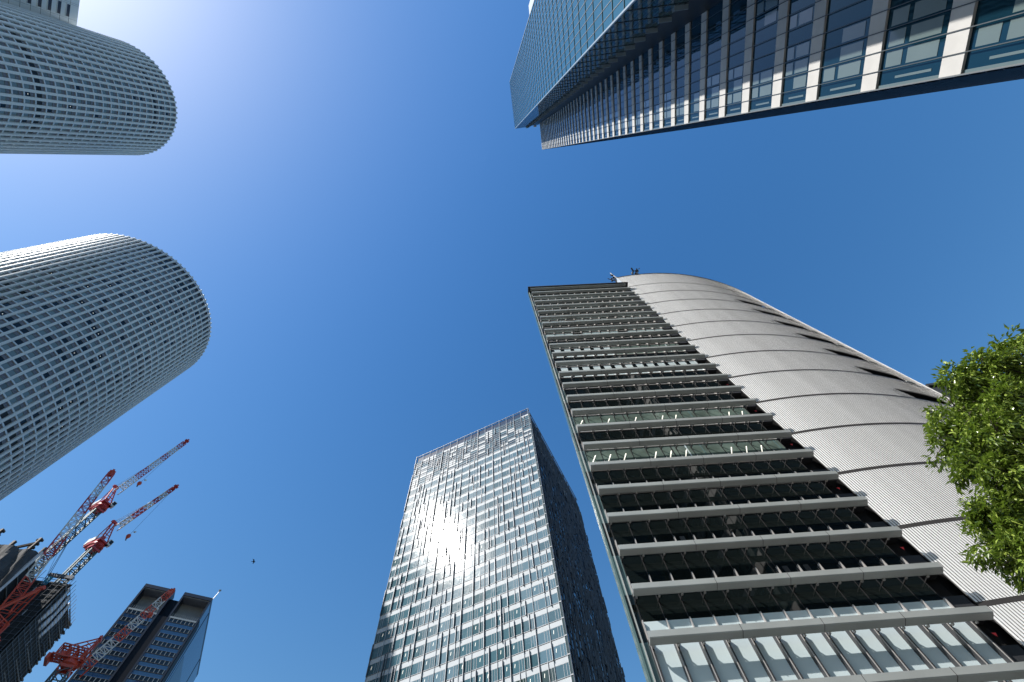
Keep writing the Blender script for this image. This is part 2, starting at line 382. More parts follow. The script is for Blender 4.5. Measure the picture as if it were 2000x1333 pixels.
# ------------------------------------------------------------------ finned tower
def finned_tower():
    T = thing('finned_tower', 'tower with white bands and staggered metal fins, the sun glaring off its front', 'skyscraper', (-10, 125, 0))
    Lc, Cc, Rc = (-47.65, 114.76), (2.41, 98.3), (19.5, 150.1)
    H, fh = 168.0, 4.1
    yf = math.degrees(math.atan2(Cc[1]-Lc[1], Cc[0]-Lc[0])); yr = math.degrees(math.atan2(Rc[1]-Cc[1], Rc[0]-Cc[0]))
    FF, FR = frame(Lc, yf), frame(Cc, yr)
    LF = math.hypot(Cc[0]-Lc[0], Cc[1]-Lc[1]); LR = math.hypot(Rc[0]-Cc[0], Rc[1]-Cc[1])
    Bk = (Lc[0]+Rc[0]-Cc[0], Lc[1]+Rc[1]-Cc[1])
    c = lambda p, q, t: (p[0]+(q[0]-p[0])*t, p[1]+(q[1]-p[1])*t)
    cen = c(Lc, Rc, .5); ins = lambda p: c(p, cen, .012)
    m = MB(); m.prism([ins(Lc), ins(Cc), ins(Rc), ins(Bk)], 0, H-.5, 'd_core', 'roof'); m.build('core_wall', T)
    rnd = random.Random(11)
    nf = int(H/fh); crown = nf-4
    nb = 16; bw = LF/nb
    def pane(wd, ht, k, lamp=False):
        q = MB(); q.face([(0,0,0),(wd,0,0),(wd,0,ht),(0,0,ht)], k)
        t = .07
        q.box(0, wd, -.012, 0, -t, 0, 'd_fin'); q.box(0, wd, -.012, 0, ht, ht+t, 'd_fin')
        if lamp: q.hexa([(wd*.40,-.012,ht*.5),(wd*.44,-.012,ht*.5),(wd*.44,-.004,ht*.5),(wd*.40,-.004,ht*.5),(wd*.46,-.012,ht*.8),(wd*.50,-.012,ht*.8),(wd*.50,-.004,ht*.8),(wd*.46,-.004,ht*.8)], 'lamp')
        return q
    wh = fh*.65; main, nar = bw*.60, bw*.40
    V = {}
    for k, gm in (('a', 'd_glass'), ('b', 'd_glass2'), ('c', 'd_glass3')):
        V[k+'m'] = pane(main, wh, gm); V[k+'n'] = pane(nar*.48, wh, gm); V[k+'l'] = pane(main, wh, gm, True)
    items = []; fins = []
    def do_face(FX, LX, front):
        nbx = nb if front else int(LX/bw); bwx = LX/nbx; sm = bwx/bw
        mull = []
        for f in range(nf):
            z = f*fh
            if f < crown and front:
                s = MB(); s.fbox(FX, 0, LX, -.35, .0, z+wh+.07, z+fh-.07, 'd_span')
                s.fbox(FX, 0, LX, -.2, .10, z+fh-.07, z+fh+.03, 'd_fin')
                s.build('spandrel', T)
            elif f >= crown:
                s = MB()
                for q in (0, .34, .67): s.fbox(FX, 0, LX, -.1, .12, z+q*fh, z+q*fh+.12, 'd_fin')
                for bb in range(nbx):
                    for q in (0, .34, .67):
                        a = bb*bwx
                        s.face([FX(a, 0, z+q*fh+.12), FX(a+bwx, 0, z+q*fh+.12), FX(a+bwx, 0, z+(q+.33)*fh), FX(a, 0, z+(q+.33)*fh)], rnd.choice(['d_crown', 'd_crown', 'd_glass', 'd_span']))
                s.build('crown_screen', T)
            else:
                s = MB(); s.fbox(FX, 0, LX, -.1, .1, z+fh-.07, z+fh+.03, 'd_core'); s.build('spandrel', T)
            for bb in range(nbx):
                a = bb*bwx; flip = rnd.random() < .35
                sp = a + (nar if flip else main)*sm
                am = a+nar*sm if flip else a; an = a if flip else sp
                if f < crown and front:
                    low = f < 16
                    k = rnd.choice('aaab') if not low else rnd.choice('abbc')
                    am = a+nar*sm if flip else a; wob = rnd.gauss(0, .004)
                    an = a if flip else sp
                    big = k+('l' if rnd.random() < (.5 if f < 22 else .04) else 'm')
                    nrm = (FX.n[0], FX.n[1], 0)
                    items.append((seen(FX(am+main/2, 0, z+wh/2), nrm, main*wh), big, FX(am, -.02, z), FX.yaw+wob))
                    for j in (0, 1):
                        aa = an+j*nar*.5+nar*.01
                        items.append((seen(FX(aa, 0, z+wh/2), nrm, nar*.5*wh), k+'n', FX(aa, -.02, z), FX.yaw))
                    s2 = an+nar*.5
                    mull.append((s2-.04, z, z+wh))
                # fins: thin white mullions at every pane, deep metal fins staggered from storey to storey
                if front:
                    fl = fh*(1 if rnd.random() < .7 else 2)
                    if f < crown:
                        for x in (a, sp, an+nar*.98): mull.append((x-.05, z, z+wh))
                    if rnd.random() < .72: fins.append((1, FX, am-.07, .14, rnd.uniform(.36, .54), z-.25, z+fl-.25))
                    if rnd.random() < .25: fins.append((1, FX, (sp if not flip else a+main)-.06, .12, rnd.uniform(.2, .34), z-.1, z+fh))
                else:
                    fins.append((1, FX, a-.06, .12, rnd.uniform(.2, .34), z-.2, z+fh-.2+(0 if rnd.random() < .75 else fh*.5)))
                    if rnd.random() < .7: fins.append((1, FX, sp-.05, 0.10, .16 if rnd.random() < .5 else .3, z+rnd.uniform(-.6, .3), z+fh*rnd.choice([.8, 1, 1, 1.6])))
                if not front and rnd.random() < .8:
                    x = rnd.uniform(.2, .9)
                    fins.append((1, FX, a+x*bwx, .13, rnd.uniform(.2, .45), z, z+fh*rnd.choice([.7, 1, 1.5])))
        if front:
            mull.sort(key=lambda t: -seen(FX(t[0], 0, t[1]), (FX.n[0], FX.n[1], 0), 1))
            for x, z0, z1 in mull[:100]:
                s = MB(); s.fbox(FX, x, x+.065, -.10, .04, z0-.02, z1+.09, 'd_span'); s.build('mullion', T)
            s = MB()
            for x, z0, z1 in mull[100:]: s.fbox(FX, x, x+.065, -.10, .04, z0-.02, z1+.09, 'd_span')
            o = s.build('mullion', T); o['kind'] = 'stuff'
            for bb in range(nbx+1):
                s = MB(); s.fbox(FX, bb*bwx-.04, bb*bwx+.04, .10, .24, 0, H+.4, 'd_span'); s.build('long_mullion', T)
        s = MB(); s.fbox(FX, -.1, LX+.1, -.2, .12, H-.1, H+.06, 'd_fin'); s.build('parapet_rail', T)
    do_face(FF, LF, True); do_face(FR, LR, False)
    place_many('window', items, T, V)
    FL = frame(Bk, math.degrees(math.atan2(Lc[1]-Bk[1], Lc[0]-Bk[0]))); FB = frame(Rc, math.degrees(math.atan2(Bk[1]-Rc[1], Bk[0]-Rc[0])))
    s = MB()
    for FX, LX in ((FL, LR), (FB, LF)):
        for f in range(nf): s.fbox(FX, 0, LX, -.2, .05, f*fh+wh, f*fh+fh, 'd_span')
    s.build('rear_spandrel', T)
    lst = []
    for kind, FX, a, wdt, dep, z0, z1 in fins:
        z1 = min(z1, H+rnd.uniform(-.2, .8))
        sc = seen(FX(a, dep, (z0+z1)/2), (FX.n[0], FX.n[1], 0), wdt*(z1-z0)) if (kind and FX is FF) else 0
        lst.append((sc, FX, a, wdt, dep, z0, z1))
    lst.sort(key=lambda t: -t[0])
    for sc, FX, a, wdt, dep, z0, z1 in lst[:100]:
        s = MB(); s.fbox(FX, a, a+wdt, -.05, dep, z0, z1, 'd_fin'); s.build('fin', T)
    s = MB()
    for sc, FX, a, wdt, dep, z0, z1 in lst[100:]: s.fbox(FX, a, a+wdt, -.05, dep, z0, z1, 'd_fin')
    o = s.build('fin', T); o['kind'] = 'stuff'
    # corner gutter
    s = MB()
    for f in range(nf):
        z = f*fh; p = FF(LF, 0, 0)
        s.fbox(FF, LF-.05, LF+.5, -.5, .1, z+.2, z+fh-.2, 'd_glass3'); s.fbox(FF, LF-.1, LF+.6, -.6, .2, z-.12, z+.12, 'd_fin')
    s.bar(FF(LF+.55, .1, 0), FF(LF+.55, .1, H), .16, 'd_fin'); s.build('corner_trim', T)
finned_tower()

# ------------------------------------------------------------------ louvred office with curved ribbed cladding
def louvred_office():
    T = thing('louvred_office', 'office block of black glass crossed by grey louvres beside a curved silver metal flank', 'office building', (14, 40, 0))
    W0 = (3.23, 18.1); F = frame(W0, 5.5); L = 14.2
    cx, cy, r = 19.5, 53.0, 33.6
    def A(deg, rr, z): return (cx+rr*math.cos(R_(deg)), cy+rr*math.sin(R_(deg)), z)
    a0, a1 = -93.4, -22.0
    HT = 69.8
    # body
    body = [F(0,-.5,0)[:2], F(L-.2,-.5,0)[:2]] + [A(a0+1.2+(a1-a0-1.2)*i/24, r-.75, 0)[:2] for i in range(25)] + [(40, 62), (11.5, 60)]
    body[0] = (3.50, 18.7)
    lb = [(3.30, 18.6), F(L-.15, -.5, 0)[:2], (18.5, 44), (-.0, 44)]
    m = MB(); m.prism(body, 0, 63.2, 'e_core', 'roof'); m.prism([A(a0+1.2+(a1-a0-1.2)*i/24, r-.8, 0)[:2] for i in range(25)]+[(45, 50), (20, 40)], 63.2, HT-.6, 'e_core', 'roof'); m.build('core_wall', T)
    # glass bands between louvres
    tops = [13.45-2.1*k for k in range(5, 0, -1)] + [13.45+2.1*k for k in range(25)]
    nb = 13; a_l, a_r = .42, 13.15; bw = (a_r-a_l)/nb
    rnd = random.Random(2)
    for i in range(len(tops)-1):
        z0, z1 = tops[i], tops[i+1]; mid = (z0+z1)/2
        j = round((mid-12.4)/2.1); vision = (j % 2 == 0)
        m = MB()
        for b in range(nb):
            x0, x1 = a_l+b*bw, a_l+(b+1)*bw; k = 'e_glass'; part = None
            if mid < 13: k = 'e_blind'
            elif abs(mid-14.5) < .5: k = 'e_glass'; part = (0, .40, 'e_blind')
            elif abs(mid-41.8) < 1 and vision: k = 'e_blind' if b < 6 else 'e_inter'
            elif abs(mid-37.6) < 1 and vision: k = 'e_blind'
            elif vision and (abs(mid-29.2) < 1 or abs(mid-25.0) < 1): k = 'e_inter'
            elif vision and mid > 44: k = 'e_glass'; part = (.45, 1, 'e_reflect') if b % 5 != 3 or mid > 55 else None
            s = .36 if k == 'e_blind' and mid > 30 else 0
            if s:
                m.face([F(x0,0,z0),F(x0+s*bw,0,z0),F(x0+s*bw,0,z1),F(x0,0,z1)], 'e_glass'); m.face([F(x0+s*bw,0,z0),F(x1,0,z0),F(x1,0,z1),F(x0+s*bw,0,z1)], k)
            elif part:
                q0, q1, pk = part; h = z1-z0
                if q0 > 0: m.face([F(x0,0,z0),F(x1,0,z0),F(x1,0,z0+q0*h),F(x0,0,z0+q0*h)], k)
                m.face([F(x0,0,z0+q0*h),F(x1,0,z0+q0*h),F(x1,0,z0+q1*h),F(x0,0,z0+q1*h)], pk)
                if q1 < 1: m.face([F(x0,0,z0+q1*h),F(x1,0,z0+q1*h),F(x1,0,z1),F(x0,0,z1)], k)
            else: m.face([F(x0,0,z0),F(x1,0,z0),F(x1,0,z1),F(x0,0,z1)], k)
            if k == 'e_inter':
                if rnd.random() < .6:
                    p, t = x0+.2*bw, .07*bw; m.hexa([F(p,.002,z0+.75),F(p+t,.002,z0+.75),F(p+t,.012,z0+.75),F(p,.012,z0+.75),F(p+.38*bw,.002,z0+1.55),F(p+.38*bw+t,.002,z0+1.55),F(p+.38*bw+t,.012,z0+1.55),F(p+.38*bw,.012,z0+1.55)], 'lamp')
                if rnd.random() < .45: m.fbox(F, x0+.66*bw, x0+.74*bw, .0, .012, z0, z1, rnd.choice(['e_core', 'e_teal', 'e_blind']))
            if k == 'e_glass' and rnd.random() < .05: m.fbox(F, x0+.3*bw, x0+.55*bw, .0, .01, z0+.1, z0+.9, 'e_dark')
        # glass strip at the left corner, panel at the right end
        m.face([F(0,0,z0),F(a_l,0,z0),F(a_l,0,z1),F(0,0,z1)], 'e_teal' if vision else 'e_glass')
        wd = m.build('window', T)
        m = MB()
        for b in range(nb+1):
            x = a_l+b*bw
            if mid < 13: m.fbox(F, x-.05, x+.05, 0, .22, z0, z1, 'e_dark'); m.fbox(F, x-.055, x-.02, .22, .24, z0, z1, 'e_fin')
            else: m.fbox(F, x-.02, x+.02, 0, .13, z0, z0+(z1-z0)*.40, 'e_fin'); m.fbox(F, x-.02, x+.02, 0, .02, z0+(z1-z0)*.40, z1, 'e_core')
            m.fbox(F, x-.025, x+.025, .0, .36, z1-.44, z1-.39, 'e_core')
            m.fbox(F, x-.035, x+.035, .33, .43, z1-.47, z1-.40, 'e_fin')
        m.fbox(F, a_l, a_r, .0, .06, z0-.02, z0+.04, 'e_fin')
        m.build('frame', wd)
        m = MB(); m.fbox(F, a_r+.03, L-.05, -.45, .02, z0, z0+(z1-z0)*.46, 'e_dark'); m.build('side_panel', wd)
        if vision and mid < 34:
            m = MB(); c = F(a_r+.55, .05, z1-.75); u = F.u
            m.face([(c[0]-u[0]*.09, c[1]-u[1]*.09, c[2]+.09), (c[0], c[1], c[2]-.08), (c[0]+u[0]*.09, c[1]+u[1]*.09, c[2]+.09)], 'red'); m.build('access_marker', wd)
    m = MB(); m.fbox(F, a_r, L, -.48, -.42, 0, 63.6, 'e_core'); m.build('end_recess', T)
    # louvres
    pr = [(.34, -.36), (.42, -.40), (.68, -.31), (.70, -.27), (.70, -.02), (.66, 0), (.62, 0), (.62, -.25), (.40, -.33)]
    def louvre_mesh(x0, x1):
        q = MB(); n = len(pr); Fl = frame((0, 0), 5.5)
        A0 = [Fl(x0, b, z) for b, z in pr]; A1_ = [Fl(x1, b, z) for b, z in pr]
        for i in range(n):
            j = (i+1) % n; q.face([A0[i], A0[j], A1_[j], A1_[i]], 'e_louvre')
        q.face(A0[::-1], 'e_louvre'); q.face(A1_, 'e_louvre')
        for x in (3.9, 7.1, 10.3):
            q.hexa([Fl(x-.01, .42, -.403), Fl(x+.01, .42, -.403), Fl(x+.01, .703, -.314), Fl(x-.01, .703, -.314), Fl(x-.01, .42, -.38), Fl(x+.01, .42, -.38), Fl(x+.01, .703, 0), Fl(x-.01, .703, 0)], 'e_seam')
        return q
    lm = louvre_mesh(.30, 13.85).mesh('louvre')
    for z in tops: inst('louvre', lm, T, (W0[0], W0[1], z))
    m = MB(); m.fbox(F, -.02, L+.05, -.5, .84, 63.86, 64.05, 'e_seam'); m.build('roof_fascia', T)
    # left flank: glass with slab edges
    FLk = frame((9.5, 52), math.degrees(math.atan2(W0[1]-52, W0[0]-9.5)))
    m = MB(); LL = math.hypot(9.5-W0[0], 33.9)
    m.face([FLk(0,0,0), FLk(LL,0,0), FLk(LL,0,63.8), FLk(0,0,63.8)], 'e_teal'); fl = m.build('flank_glass', T)
    m = MB()
    for z in tops: m.fbox(FLk, 0, LL+.02, 0, .06, z-.2, z, 'e_seam')
    m.build('slab_edge', fl)
    m = MB(); m.fbox(F, -.06, .02, -.3, .05, 0, 63.85, 'e_teal'); m.fbox(F, .14, .17, .0, .12, 0, 63.85, 'e_louvre'); m.build('corner_post', T)
    # curved cladding, one panel per storey, of vertical ribs
    seams = [64.3-4.195*k for k in range(15)]
    dth = .145/r*180/PI; nr = int((a1-a0)/dth)
    levels = [(seams[0]+.06, HT)] + [(seams[k+1]+.12, seams[k]-.12) for k in range(14)]
    TL = .022
    for li, (z0, z1) in enumerate(levels):
        q = MB()
        for i in range(nr):
            d0 = a0+i*dth; d1 = d0+dth*.80
            zb = z0
            if li >= 2 and -72.6 < d0 < -65.5:
                t = d0+72.6; zb = z0+1.45; lo = z0+max(0, 1.45-t*1.2)
                if lo > z0+.05:                    # slanted lower lip at the left end of the slot
                    q.hexa([A(d0,r-.003,z0),A(d0,r,z0),A(d1,r-TL,z0),A(d1,r-TL-.003,z0),A(d0,r-.003,lo),A(d0,r,lo),A(d1,r-TL,lo),A(d1,r-TL-.003,lo)], 'e_clad')
            zt = z1
            q.hexa([A(d0,r-.003,zb),A(d0,r,zb),A(d1,r-TL,zb),A(d1,r-TL-.003,zb),A(d0,r-.003,zt),A(d0,r,zt),A(d1,r-TL,zt),A(d1,r-TL-.003,zt)], 'e_clad')
        # backing sheet
        ns = 60
        for i in range(ns):
            d0 = a0+(a1-a0)*i/ns; d1 = a0+(a1-a0)*(i+1)/ns
            zb = z0+1.45 if (li >= 2 and d1 > -72.4 and d0 < -65.4) else z0
            q.face([A(d0,r-.082,zb),A(d1,r-.082,zb),A(d1,r-.082,z1),A(d0,r-.082,z1)], 'e_back')
        pn = q.build('metal_cladding', T)
        q = MB()
        for i in range(ns):
            d0 = a0+(a1-a0)*i/ns; d1 = a0+(a1-a0)*(i+1)/ns
            zz = z0-.22 if li else z0-.16
            q.hexa([A(d0,r-.12,zz),A(d0,r-.02,zz),A(d1,r-.02,zz),A(d1,r-.12,zz),A(d0,r-.12,z0),A(d0,r-.02,z0),A(d1,r-.02,z0),A(d1,r-.12,z0)], 'e_seam')
        q.build('seam', pn)
        if li >= 2:
            q = MB()
            for i in range(6):
                d0 = -72.4+i*7/6; d1 = d0+7/6
                q.face([A(d0,r-.7,z0),A(d1,r-.7,z0),A(d1,r-.7,z0+1.5),A(d0,r-.7,z0+1.5)], 'e_glass')
                q.face([A(d0,r-.7,z0+1.44),A(d1,r-.7,z0+1.44),A(d1,r-.08,z0+1.44),A(d0,r-.08,z0+1.44)], 'e_core')
                if li > 5: q.hexa([A(d0+.3,r-.5,z0+.45),A(d0+.3,r-.4,z0+.45),A(d0+.55,r-.4,z0+.45),A(d0+.55,r-.5,z0+.45),A(d0+.3,r-.5,z0+.6),A(d0+.3,r-.4,z0+.6),A(d0+.55,r-.4,z0+.6),A(d0+.55,r-.5,z0+.6)], 'white')
            wn = q.build('window', T)
            q = MB(); q.tube([A(-65.6, r+.02, z0+.1), A(-64.2, r+.04, z0+.02)], [.05, .05], 'e_louvre', 6); q.build('frame', wn)
    m = MB()
    for i in range(60):
        d0 = a0+(a1-a0)*i/60; d1 = a0+(a1-a0)*(i+1)/60
        m.hexa([A(d0,r-.3,HT),A(d0,r+.04,HT),A(d1,r+.04,HT),A(d1,r-.3,HT),A(d0,r-.3,HT+.15),A(d0,r+.04,HT+.15),A(d1,r+.04,HT+.15),A(d1,r-.3,HT+.15)], 'e_seam')
    m.build('roof_edge', T)
    m = MB(); p = A(a0, r, 0)
    m.hexa([(p[0], p[1], 64.1), (p[0]+.1, p[1], 64.1), (p[0]+.1, p[1]+6, 64.1), (p[0], p[1]+6, 64.1), (p[0]-.05, p[1]-.02, HT), (p[0]+.1, p[1]-.02, HT), (p[0]+.1, p[1]+6, HT), (p[0], p[1]+6, HT)], 'white_panel'); m.build('end_return', T)
    # small roof equipment
    def cluster(c, n, seed, s):
        rr = random.Random(seed); q = MB()
        q.bar((c[0], c[1]+.4, c[2]-2.6), c, .14, 'e_dark')
        for i in range(n):
            p = Vector(c)+Vector((rr.uniform(-s, s), rr.uniform(-s, s), rr.uniform(-s*.8, s))); q.bar(p, p+Vector((rr.uniform(-.3,.3), rr.uniform(-.3,.3), rr.uniform(.1,.4))), rr.uniform(.1,.26), 'e_dark')
        return q
    cluster((21.2, 19.55, 72.2), 16, 1, .55).build('floodlight_cluster', T)
    q = cluster((17.5, 19.9, 71.4), 10, 2, .5); q.bar((16.2, 19.6, 70.6), (17.6, 20.2, 70.3), .1, 'e_dark'); q.build('floodlight_cluster', T)
    q = MB(); q.bar((18.2, 20.3, 70.0), (17.4, 19.6, 73.6), .14, 'white', .08); q.build('lightning_rod', T)
louvred_office()

# ------------------------------------------------------------------ charcoal block behind the curved flank
def back_block():
    T = thing('charcoal_block', 'low charcoal block just showing between the curved silver flank and the tree', 'building', (62, 44, 0))
    m = MB(); m.box(49.3, 80, 32.2, 60, 0, 48, 'g_wall'); o = m.build('wall', T)
    m = MB(); m.box(49.1, 80.2, 32.0, 60.2, 48, 48.4, 'g_wall'); m.build('parapet', T)
    m = MB()
    for i in range(1, 12): m.box(49.3, 80, 32.14, 32.2, i*4-.1, i*4, 'e_dark')
    for i in range(1, 16): m.box(49.3+i*2-.03, 49.3+i*2+.03, 32.12, 32.2, 0, 47.9, 'e_seam')
    m.build('panel_joint', o)
    for i in range(11):
        q = MB(); q.box(50, 79, 32.15, 32.21, i*4+1, i*4+2.8, 'e_glass'); q.build('window', T)
back_block()

# ------------------------------------------------------------------ slate tower with two framed bays
def twin_bay_tower():
    T = thing('twin_bay_tower', 'slate blue tower with two framed bays open at the top, lower left behind a crane', 'skyscraper', (-190, 205, 0))
    Lf = (-201.0, 175.2); Rf = (-172.9, 191.4); yaw = math.degrees(math.atan2(Rf[1]-Lf[1], Rf[0]-Lf[0])); F = frame(Lf, yaw)
    LF = math.hypot(Rf[0]-Lf[0], Rf[1]-Lf[1]); H = 180.0
    Sr = (-205.6, 252.8); ys = math.degrees(math.atan2(Sr[1]-Rf[1], Sr[0]-Rf[0])); FS = frame(Rf, ys); LS = 62.0
    # body behind the bays
    m = MB(); m.fbox(F, .3, LF-.3, -40, -6.2, 0, 179.0, 'f_dark'); m.fbox(F, .3, LF-.3, -6.2, -.35, 0, 166.4, 'f_dark'); m.build('core_wall', T)
    bays = [(0, 14.1), (18.7, LF)]
    m = MB()
    m.fbox(F, 14.1, 18.7, -6.2, -2.5, 0, 176.5, 'f_dark'); m.build('slot_wall', T)
    for a0, a1 in bays:
        m = MB(); t = .75
        m.fbox(F, a0, a0+t, -6.2, .0, 0, 178.3, 'f_frame'); m.fbox(F, a1-t, a1, -6.2, .0, 0, 178.3, 'f_frame')
        m.fbox(F, a0, a1, -6.2, .06, 178.3, H, 'f_frame')
        m.fbox(F, a0+t, a1-t, -.35, .02, 166.2, 167.0, 'f_bar')
        fr = m.build('bay_frame', T)
        m = MB(); m.fbox(F, a0+t, a1-t, -6.2, -.4, 177.9, 178.29, 'f_soffit'); m.build('soffit', fr)
        m = MB(); m.fbox(F, a0+t, a1-t, -6.18, -6.0, 166.41, 177.9, 'f_soffit'); m.build('recess_wall', fr)
        m = MB(); x = a0+t+.5
        while x < a1-t: m.fbox(F, x, x+.12, -.3, -.2, 167.0, 168.8, 'f_bar'); x += .95
        m.build('railing', fr)
        fh = 3.72; z = 166.2-fh
        while z > 20:
            w_ = MB(); w_.face([F(a0+t,-.2,z),F(a1-t,-.2,z),F(a1-t,-.2,z+fh),F(a0+t,-.2,z+fh)], 'f_glass')
            w_.fbox(F, a0+t, a1-t, -.2, -.05, z+fh-.12, z+fh, 'f_screen')
            wd = w_.build('window', T)
            s = MB(); s.fbox(F, a0+t, a1-t, -.2, .0, z+1.75, z+1.95, 'f_screen')
            s.face([F(a0+t,-.17,z+1.95),F(a1-t,-.17,z+1.95),F(a1-t,-.17,z+fh-.12),F(a0+t,-.17,z+fh-.12)], 'f_back')
            x = a0+t+.4
            while x < a1-t-.1: s.fbox(F, x, x+.22, -.17, .0, z+1.95, z+fh-.12, 'f_bar'); x += 1.85
            s.build('screen', wd); z -= fh
    # side face
    m = MB(); m.fbox(FS, .0, LS, -.7, -.05, 0, 178.2, 'f_glass'); sd_ = m.build('side_glass', T)
    m = MB(); m.fbox(FS, 0.1, LS, -6, 0.0, 178.35, H-.05, 'f_frame')
    m.fbox(FS, .3, 5.0, -.05, .25, 0, 168, 'f_dark'); m.fbox(FS, 5.0, 5.4, -.05, .35, 0, 166.5, 'f_frame')
    for a in (9, 46): m.fbox(FS, a, a+.3, -.05, .1, 0, 178.2, 'f_frame')
    m.fbox(FS, 12, 40, -.05, .03, 0, 158, 'f_back')
    m.build('side_trim', sd_)
    m = MB(); m.bar((-172.9, 191.6, 179.5), (-172.2, 192.2, 185.0), .3, 'white', .2); m.bar((-172.5, 191.6, 184.8), (-171.8, 192.4, 185.2), .6, 'f_bar'); m.build('roof_mast', T)
twin_bay_tower()

# ------------------------------------------------------------------ building under construction
def building_site():
    T = thing('unfinished_building', 'dark building under construction, wrapped in nets and grey tarpaulins, below the cranes', 'building', (-180, 122, 0))
    rnd = random.Random(21)
    K = (-170.5, 104.6); Wp = (-163.3, 115.5)
    FKf = frame((K[0]-math.cos(R_(30))*34, K[1]-math.sin(R_(30))*34), 30)       # front left face, K at its right end
    FWr = frame(Wp, 116)                                                        # right face of the wing
    FWf = frame((Wp[0]-math.cos(R_(24))*20, Wp[1]-math.sin(R_(24))*20), 24)
    m = MB()
    m.fbox(FKf, 0, 33.7, -26, -.5, 0, 126.5, 'c_net'); m.build('core_wall', T)
    m = MB(); m.fbox(FWf, 0, 19.6, -22, -.4, 0, 118, 'c_net'); m.build('wing_core', T)
    fh = 3.75
    for f in range(10, 34):
        z = f*fh
        q = MB(); q.fbox(FKf, 0, 34, -26, 0, z-.35, z, 'c_slab')
        if z < 127.5: q.fbox(FWf, 0, 20, -22, 0, z-.35, z, 'c_slab')
        q.build('floor_deck', T)
    # steel columns with stub flanges rising above the roof
    for a, b in ((33.5, -.4), (29.5, -.6), (24, -.5), (17.5, -.5)):
        q = MB(); p0 = FKf(a, b, 124); tall = 5.2 if a in (29.5, 17.5) else 2.0
        q.bar(p0, FKf(a, b, 128.7+tall), .9, 'c_steel')
        if tall > 3:
            for zz in (1.0, 2.6, 4.3): q.bar(FKf(a-.9, b, 128.7+zz), FKf(a+1.1, b, 128.7+zz+.2), .6, 'c_steel')
            q.bar(FKf(a-4, b, 128.4), FKf(a+.2, b, 132.0), .7, 'c_steel')
        q.build('steel_column', T)
    # tarpaulin on the front left face (rippled sheet)
    q = MB(); nx, nz = 36, 16
    def tp(i, j):
        a = 34*i/nx; z = 111+ (128.3-111)*j/nz
        lo = 3.0*math.sin(i*.16+.6) if j == 0 else 0
        return FKf(a, .35+.5*math.sin(a*1.1+j*.35)+.3*math.sin(a*2.7-j*.6)*(1-j/nz), z+lo+.2*math.sin(a*2))
    for i in range(nx):
        for j in range(nz): q.face([tp(i,j), tp(i+1,j), tp(i+1,j+1), tp(i,j+1)], 'c_tarp')
    q.build('tarpaulin', T, smooth=True)
    q = MB()
    for i in range(20):
        a = 34*i/20; b_ = 34*(i+1)/20
        z0 = 107+1.2*math.sin(i*.7); z1 = 107+1.2*math.sin((i+1)*.7)
        q.hexa([FKf(a,.3,z0-2.6),FKf(b_,.3,z1-2.6),FKf(b_,.9,z1-2.4),FKf(a,.9,z0-2.4),FKf(a,.2,z0),FKf(b_,.2,z1),FKf(b_,.7,z1),FKf(a,.7,z0)], 'c_tarp2')
    q.build('tarpaulin', T, smooth=True)
    # edge sheet on the corner K
    q = MB(); q.bar(FKf(34, .3, 128.5), FKf(34, .3, 104), .8, 'c_tarp2'); q.build('corner_sheet', T)
    # rolled pale sheets hanging on the wing
    for a, l in ((3.4, 12), (7.0, 12), (10.6, 12)):
        q = MB(); n = 10
        for i in range(n):
            z0 = 124.5-l*i/n; z1 = 124.5-l*(i+1)/n; o0 = .25+.5*math.sin(PI*i/n); o1 = .25+.5*math.sin(PI*(i+1)/n)
            w0 = 1.0+.25*math.sin(i*.8+a); w1 = 1.0+.25*math.sin((i+1)*.8+a)
            q.hexa([FWr(a-w1,o1-.15,z1),FWr(a+w1,o1-.15,z1),FWr(a+w1,o1+.15,z1),FWr(a-w1,o1+.15,z1),FWr(a-w0,o0-.15,z0),FWr(a+w0,o0-.15,z0),FWr(a+w0,o0+.15,z0),FWr(a-w0,o0+.15,z0)], 'c_tarp2')
        q.build('tarpaulin', T, smooth=True)
    q = MB(); q.fbox(FWf, 12.6, 20.1, -.5, .3, 125.8, 126.9, 'c_tube'); q.fbox(FWf, 13, 20, -3, -2.8, 120, 126, 'c_steel'); q.fbox(FWf, 13.0, 14.6, .0, .2, 122.5, 125.6, 'c_cyan'); q.build('edge_beam', T)
    # scaffold: uprights and ledgers on both faces of the wing and on the main front
    q = MB()
    for FX, L in ((FWr, 21), (FWf, 20), (FKf, 34)):
        n = int(L/1.8)
        for i in range(n+1): q.fbox(FX, i*L/n-.05, i*L/n+.05, .55, .65, 40, (126.9 if FX is not FKf else 111)+rnd.uniform(-.8, .4), 'c_tube')
        z = 40
        while z < (126 if FX is not FKf else 110): q.fbox(FX, 0, L, .5, .6, z, z+.1, 'c_tube'); z += 1.875
    q.build('scaffold', T)
    # net panels and bright gaps
    for FX, L, ht in ((FWr, 21, 122), (FWf, 20, 122), (FKf, 34, 108)):
        z = 40; q = MB(); q.fbox(FX, 0, L, .26, .30, 40, ht, 'c_net')
        while z < ht:
            for i in range(int(L/1.8)):
                if rnd.random() < .72: q.fbox(FX, i*1.8+.08, i*1.8+1.72, .3, .34, z+.15, z+fh-.25+rnd.uniform(-.3, .1), 'c_net')
                elif rnd.random() < .35: q.fbox(FX, i*1.8+.3, i*1.8+.5, .45, .5, z+.3, z+rnd.uniform(1.5, 3), 'c_tarp2')
            z += fh
        q.build('safety_net', T)
    # ragged platform brackets along the far edge
    q = MB()
    for i in range(30):
        z = 124-i*2.6; q.fbox(FWr, 20.6, 21.6+rnd.random(), -.2, .8, z, z+rnd.uniform(.2, .9), rnd.choice(['c_steel', 'c_tube', 'c_slab']))
        q.fbox(FWr, rnd.uniform(0, 20), rnd.uniform(20, 21), .7, 1.0, z-.3, z-.15, 'c_tube') if i % 4 == 0 else None
    q.build('bracket', T)
building_site()

